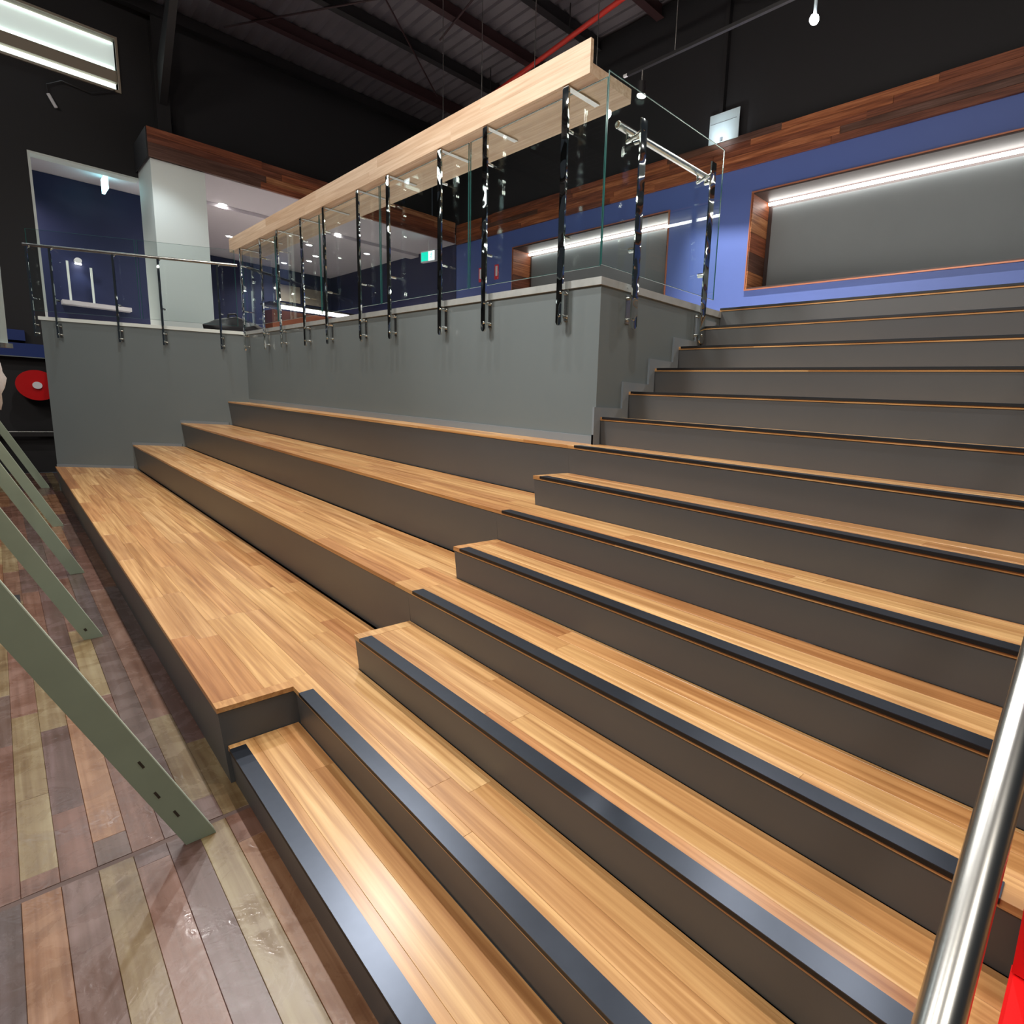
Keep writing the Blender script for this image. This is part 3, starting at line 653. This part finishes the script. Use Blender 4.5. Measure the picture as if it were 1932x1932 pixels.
t = thing('hanging_sign', (-11.5, 1.10, 4.8), 'glowing pale blue sign seen edge-on in the navy opening', 'sign')
mk('sign_blade', MB().box(-11.75, -11.25, 1.075, 1.115, 4.80, 5.03), M['cyan'], t); mk('hanger', MB().box(-11.52, -11.48, 1.08, 1.11, 5.03, 5.07), M['plastic'], t)
# red notices on the navy wall
for i, (x, lb) in enumerate(((-8.15, 'small red and white notice on the blue wall left of the niche'), (-8.75, 'small faint red notice near the corner of the blue wall'))):
    t = thing('safety_notice', (x, YW, 4.15), lb, 'sign', 'red notices on the blue wall')
    mk('notice_back', MB().box(x-0.07, x+0.07, YW-0.008, YW, 4.13, 4.43), M['signred'], t); mk('notice_text_panel', MB().box(x-0.035, x+0.035, YW-0.010, YW-0.008, 4.20, 4.40), M['plastic'], t)

# bright plate above the band, with conduit
t = thing('reflector_plate', (-2.55, YW-0.1, 5.45), 'bright metal plate standing on the timber band, lit from below', 'plate')
mk('plate_sheet', MB().box(-2.80, -2.30, YW-0.06, YW-0.05, 5.44, 5.83), M['platewhite'], t)
mk('fold_line', MB().box(-2.78, -2.34, YW-0.066, YW-0.0605, 5.70, 5.708), M['skirt'], t)
mk('clip', MB().box(-2.60, -2.56, YW-0.072, YW-0.06, 5.45, 5.50), M['skirt'], t)
light('SPOT', 'plate_uplight', (-2.62, YW-0.34, 5.46), 5, COOL, aim=(-2.58, YW, 5.62), spot_size=math.radians(120), spot_blend=1, shadow_soft_size=0.02)
mk('wall_conduit', MB().box(-2.66, -2.60, YW-0.05, YW+0.02, 5.83, ZR-0.1), M['blackmetal'], None, label='black conduit running up the rear wall above the bright plate', category='conduit')

# ------------------------------------------------------------------ roof
mb = MB(); per = 0.19; nx = 0
ys = [-7+i*per/4 for i in range(int((YW+0.3+7)/(per/4))+1)]
zz = [ZR+[0.022, 0, -0.022, 0][i % 4]*1.0 for i in range(len(ys))]
vs_ = []; fs_ = []
for i, (y, z) in enumerate(zip(ys, zz)): vs_ += [(XW-0.25, y, z+0.05), (XE+1.0, y, z+0.05)]
for i in range(len(ys)-1): fs_.append((2*i, 2*i+1, 2*i+3, 2*i+2))
nb = len(vs_); vs_ += [(x, y, z+0.03) for x, y, z in vs_]
fs_ += [tuple(nb+j for j in f_)[::-1] for f_ in fs_[:len(ys)-1]]
mb.poly(vs_, fs_)
cl = struct('ceiling', mb, M['roof'], 'dark corrugated metal roof over the hall', 'ceiling')
for i, x in enumerate((-10.62, -9.3, -7.95, -6.6, -5.3, -3.95, -2.6, -1.25, 0.1, 1.5, 2.9)):
    mk('purlin', MB().box(x-0.05, x+0.05, -6.9, YW, ZR-0.17, ZR+0.02).box(x-0.05, x+0.10, -6.9, YW, ZR-0.18, ZR-0.17), M['redoxide'] if i % 2 else M['blackmetal'], cl)
for a, b in (((-6.6, 3.6, ZR-0.2), (-8.9, 5.9, ZR-0.2)), ((-4.6, 4.6, ZR-0.2), (-7.2, 5.0, ZR-0.2)), ((-9.9, 2.6, ZR-0.2), (-6.2, 4.3, ZR-0.2))):
    mk('tie_rod', MB().tube(a, b, 0.014, 8), M['redoxide'], cl)
t = thing('sprinkler_pipe', (-4.5, 6.0, 7.2), 'red sprinkler pipe running under the roof', 'pipe')
mk('pipe', MB().tube((-9.5, 6.4, 7.22), (2.5, 5.2, 7.22), 0.035, 14), M['redpipe'], t, smooth=True)
for x in (-7.5, -5.0, -2.5, 0.0): 
    y = 6.4-(x+9.5)*0.1; mk('pipe_hanger', MB().tube((x, y, 7.25), (x, y, ZR), 0.008, 8), M['blackmetal'], t)
TR = ((-2.3, 3.6, 4.5, 5.24, 'black lighting track crossing the top right, over the upper level', (-1.64, 0.6, 2.9)),
      (-7.2, -2.5, 4.5, 5.24, 'black lighting track behind the timber ledge', (-6.22, -5.17, -3.97, -2.81)),
      (-8.2, 2.0, 0.85, 7.28, 'black lighting track over the bench seating', (-6, -2, 1)))
for x0, x1, y, z, lb, rods in TR:
    t = thing('lighting_track', ((x0+x1)/2, y, z), lb, 'track', 'black lighting tracks')
    mk('track_rail', MB().box(x0, x1, y-0.016, y+0.016, z-0.016, z+0.016), M['blackmetal'], t)
    mk('end_cap', MB().box(x0-0.06, x0, y-0.012, y+0.012, z-0.012, z+0.012), M['plastic'], t)
    for x in rods: mk('suspension_rod', MB().tube((x, y, z), (x, y, ZR), 0.006, 8), M['steel'], t)
def spothead(x, y, z, ztop, lens, label, group):
    t = thing('spotlight', (x, y, z), label, 'spotlight', group)
    mk('lamp_can', MB().tube((x, y, z+0.15), (x, y, z+0.02), 0.045, 16, r2=0.052), M['blackmetal'], t, smooth=True)
    mk('lens', MB().tube((x, y, z+0.010), (x, y, z+0.019), 0.046, 16), lens, t)
    mk('stem', MB().tube((x, y, z+0.15), (x, y, ztop), 0.009, 8), M['steel'], t)
    return t
M['lensbright'] = emit('spot_lens_bright', (0.95, 0.97, 1, 1), 60)
for i, (x, y) in enumerate(SPOTS): spothead(x, y, 7.06, 7.27, M['down'], 'high spotlight over the bench seating, %s from the right' % ORD[i], 'spotlights over the seating')
UL = ['spotlight on the upper track, over the right of the stairs', 'spotlight on the upper track, right of the glaring one', '', 'spotlight glinting at the right tip of the timber ledge',
      'spotlight glinting just below the right end of the ledge', 'spotlight glinting below the ledge, between the first two posts', 'spotlight glinting below the ledge, near its middle']
for i, (x, y) in enumerate(UPPER):
    if i != 2: spothead(x, y, 4.95, 5.23, M['down'], UL[i], 'spotlights over the upper level')
t = thing('spotlight', (-0.1, 4.5, 4.98), 'bare glaring spotlight hanging at the top right before the black wall', 'spotlight', 'spotlights over the upper level')
bm = bmesh.new(); bmesh.ops.create_uvsphere(bm, u_segments=16, v_segments=10, radius=0.04); mb = MB()
mb.poly([v.co+Vector((-0.1, 4.5, 4.99)) for v in bm.verts], [[v.index for v in f_.verts] for f_ in bm.faces]); bm.free()
mk('bulb', mb, M['lensbright'], t, smooth=True)
mk('stem', MB().tube((-0.1, 4.5, 5.03), (-0.1, 4.5, 5.24), 0.014, 10), M['platewhite'], t)
t = thing('spotlight', (0.28, 4.5, 5.0), 'unlit black spotlight beside the glaring one', 'spotlight', 'spotlights over the upper level')
mk('lamp_can', MB().tube((0.28, 4.5, 5.235), (0.30, 4.48, 5.08), 0.04, 16), M['blackmetal'], t, smooth=True)
# added washing lamp and the flap that cuts its light to an edge
t = thing('added_wash_lamp', WP, 'black lamp and flap added to draw the tone edge on the blue wall', 'spotlight')
e1 = WP+(W1-WP)*0.05; e2 = WP+(W2-WP)*0.055; ed = (e2-e1).normalized(); mid = (e1+e2)/2; fw = (mid-WP).normalized(); upv = ed.cross(fw).normalized()
if upv.z < 0: upv = -upv
vs_ = [mid-ed*0.3, mid+ed*0.85, mid+ed*0.85+upv*0.3, mid-ed*0.3+upv*0.3]
mk('shading_flap', MB().poly([p_+fw*k_ for k_ in (0, 0.004) for p_ in vs_], [(0, 1, 2, 3), (7, 6, 5, 4), (0, 4, 5, 1), (1, 5, 6, 2), (2, 6, 7, 3), (3, 7, 4, 0)]), M['blackmetal'], t)
mk('lamp_can', MB().tube(WP-fw*0.16, WP-fw*0.02, 0.06, 16), M['blackmetal'], t, smooth=True)
mk('hanger', MB().tube(WP-fw*0.1, Vector((WP.x-fw.x*0.1, WP.y-fw.y*0.1, ZR)), 0.01, 8), M['blackmetal'], t)

# ------------------------------------------------------------------ near handrail
hrl = thing('stair_handrail', (2.449, 1.5, 0), 'thick brushed steel handrail pipe in the right foreground', 'handrail')
sd = Vector((0, d, h)).normalized(); P0 = Vector((2.448, 0.0241, 0.840))
a = P0-sd*0.62; b = P0+sd*4.6
mk('rail_pipe', MB().tube(a, b, 0.025, 48), M['steel'], hrl, smooth=True)
mk('rail_end', MB().path([a, a+Vector((0, -0.05, -0.05)), Vector((2.448, a.y-0.06, 0.0))], 0.025, 24), M['steel'], hrl, smooth=True)
for s in (2.4, 4.3):
    q_ = P0+sd*s; zf = (math.floor(q_.y/d)+1)*h
    mk('rail_post', MB().tube((q_.x, q_.y, zf), (q_.x, q_.y, q_.z-0.05), 0.019, 16).tube((q_.x, q_.y, q_.z-0.05), (q_.x, q_.y, q_.z-0.01), 0.008, 12), M['steel'], hrl, smooth=True)
    mk('base_flange', MB().tube((q_.x, q_.y, zf), (q_.x, q_.y, zf+0.008), 0.045, 24), M['steel'], hrl, smooth=True)

# ------------------------------------------------------------------ red case on the lower stairs
t = thing('red_case', (2.7, 0.6, 3*h), 'glossy red plastic case with raised lid at the lower right edge', 'case')
x0, x1, y0, y1, z0, z1 = 2.490, 2.86, 0.515, 0.705, 3*h+0.003, 0.60
mb = MB().board(x0, x1, y0, y1, z0, z1, 0.006); mk('case_body', mb, M['red'], t)
mk('lid', MB().board(x0+0.002, x1-0.002, y1-0.030, y1, z1+0.004, z1+0.235, 0.006), M['red'], t)
mk('hinge', MB().tube((x0+0.03, y1-0.02, z1+0.002), (x1-0.03, y1-0.02, z1+0.002), 0.006, 10), M['blackmetal'], t)
mk('latch', MB().box((x0+x1)/2-0.03, (x0+x1)/2+0.03, y0-0.012, y0, z1-0.06, z1-0.02), M['blackmetal'], t)
mk('handle', MB().path([((x0+x1)/2-0.07, y0, 0.55), ((x0+x1)/2-0.07, y0-0.008, 0.53), ((x0+x1)/2+0.07, y0-0.008, 0.53), ((x0+x1)/2+0.07, y0, 0.55)], 0.008, 8), M['blackmetal'], t)

# ------------------------------------------------------------------ raking timber braces at the left
bd = Vector((0, -0.3872, 0.922)); bn = Vector((0, 0.922, 0.3872))
blab = ['nearest grey-green timber brace leaning on the floor at the left', 'second grey-green timber brace from the camera', 'third grey-green timber brace from the camera', 'fourth timber brace, half hidden behind the third', 'farthest pale timber brace, short beside the bench front']
for i, (x, yf) in enumerate(((0.24, -0.097), (-2.127, -0.172), (-3.80, -0.126), (-5.95, -0.12), (-8.97, -0.085))):
    t = thing('timber_brace', (x, yf, 0), blab[i], 'brace', 'raking timber braces at the left')
    Lg = 1.55; tk = 0.008 if i else 0.009; wv = 0.080
    y0 = yf
    # face outline in the YZ plane, foot cut level with the floor
    top = Vector((x, y0, 0))+bd*Lg
    pts = [(y0, 0.0005), (y0-wv/0.922, 0.0005), (top.y-wv*0.922, top.z-wv*0.3872), (top.y, top.z)]
    mk('face_board', MB().prism(pts, lambda p, xx: (xx, p[0], p[1]), x-tk, x+tk), M['brace'], t)
    mk('upper_edge', MB().obb(Vector((x, y0, 0))+bd*(Lg/2+0.01)+bn*0.0015, (1, 0, 0), bn, bd, tk, 0.0013, Lg/2-0.012), M['brace_edge'], t)  # paler strip along the upper edge
    if i == 0:
        for s, o_ in ((0.27, 0.05), (0.165, 0.045), (0.40, 0.03)):
            mk('knot', MB().obb(Vector((x+tk+0.0004, y0, 0))+bd*s-bn*o_, (1, 0, 0), bn, bd, 0.0006, 0.0035, 0.015), M['knot'], t)
    if i == 1: mk('knot', MB().obb(Vector((x+tk+0.0004, y0, 0))+bd*0.09-bn*0.045, (1, 0, 0), bn, bd, 0.0006, 0.006, 0.009), M['knot'], t)
t = thing('brace_frame', (-4.2, -0.9, 0), 'timber frame that the raking braces lean against, left of the view', 'frame')
mk('top_rail', MB().box(-9.3, 0.45, -0.86, -0.80, 1.33, 1.42), M['brace'], t)
for x in (-9.1, -6.0, -3.0, 0.3): mk('post', MB().box(x-0.03, x+0.03, -0.92, -0.86, 0, 1.42), M['brace'], t)

# ------------------------------------------------------------------ far left bits: pole, reel, blue panels, bar
t = thing('wrapped_pole', (-3.6, -0.5, 0), 'pale leaning pole with collar and white plastic wrap at the left edge', 'pole')
pt = Vector((-3.2, -0.405, 3.6)); pb = Vector((-3.2, -0.429, 1.79))
mk('pole_tube', MB().tube(pb, pt, 0.024, 16), M['poletube'], t, smooth=True)
mk('collar', MB().tube(pb+Vector((0, 0, -0.03)), pb+Vector((0, 0, 0.0)), 0.045, 20), M['steel'], t, smooth=True)
bm = bmesh.new(); bmesh.ops.create_icosphere(bm, subdivisions=3, radius=1); mb = MB()
for v in bm.verts:
    s = 1+0.16*math.sin(v.co.x*6+2)*math.cos(v.co.z*8)+0.10*math.sin(v.co.y*9+v.co.z*4); v.co = Vector((v.co.x*0.08*s, v.co.y*0.075*s, v.co.z*0.21*s))+Vector((-3.2, -0.52, 1.56))
mb.poly([v.co for v in bm.verts], [[v.index for v in f_.verts] for f_ in bm.faces]); bm.free()
mk('plastic_wrap', mb, M['cloth'], t, smooth=True)
mk('lower_tube', MB().tube((-3.2, -0.62, 0.02), (-3.2, -0.47, 1.76), 0.02, 12), M['blackmetal'], t, smooth=True)
mk('foot_plate', MB().box(-3.33, -3.07, -0.76, -0.50, 0.0, 0.02), M['blackmetal'], t)

t = thing('fire_hose_reel', (XW+0.3, -0.04, 1.2), 'red fire hose reel half hidden behind the grey end wall', 'hose reel')
cx_, cy_, cz_ = XW+0.30, -0.035, 1.42
mk('reel_disc', MB().tube((cx_, cy_, cz_), (cx_+0.02, cy_, cz_), 0.235, 40).tube((cx_-0.14, cy_, cz_), (cx_-0.12, cy_, cz_), 0.235, 40), M['reelred'], t, smooth=True)
mk('hub', MB().tube((cx_-0.29, cy_, cz_), (cx_+0.05, cy_, cz_), 0.055, 20), M['plastic'], t, smooth=True)
mk('hose', MB().tube((cx_-0.12, cy_, cz_), (cx_-0.0, cy_, cz_), 0.18, 32), M['blackmetal'], t, smooth=True)
for i, (y0, y1, z0, z1) in enumerate(((-0.9, -0.10, 2.10, 2.26), (-0.9, 0.15, 1.86, 2.06))):
    mk('blue_panel', MB().box(XW+0.002, XW+0.12, y0, y1, z0, z1), M['bluepanel'], None, label='deep blue wall panel behind the pale pole, %s of two' % ('upper' if i == 0 else 'lower'), category='panel', group='blue panels behind the pole')
mk('panel_ledge', MB().box(XW+0.002, XW+0.14, -0.9, 0.15, 1.845, 1.858), M['skirt'], None, label='thin pale ledge under the blue wall panels', category='ledge')
t = thing('wall_rail', (XW+0.1, -0.3, 0.65), 'black horizontal bar with a bright tube as its top highlight near the floor at far left', 'rail')
mk('rail_bar', MB().box(XW+0.06, XW+0.13, -1.2, 0.3, 0.60, 0.66), M['blackmetal'], t)
mk('rail_highlight', MB().tube((XW+0.10, -1.2, 0.672), (XW+0.10, 0.3, 0.672), 0.012, 10), M['steel'], t)  # bright tube added as the highlight along the bar
mk('rail_bracket', MB().box(XW, XW+0.06, -0.5, -0.45, 0.60, 0.66), M['blackmetal'], t)
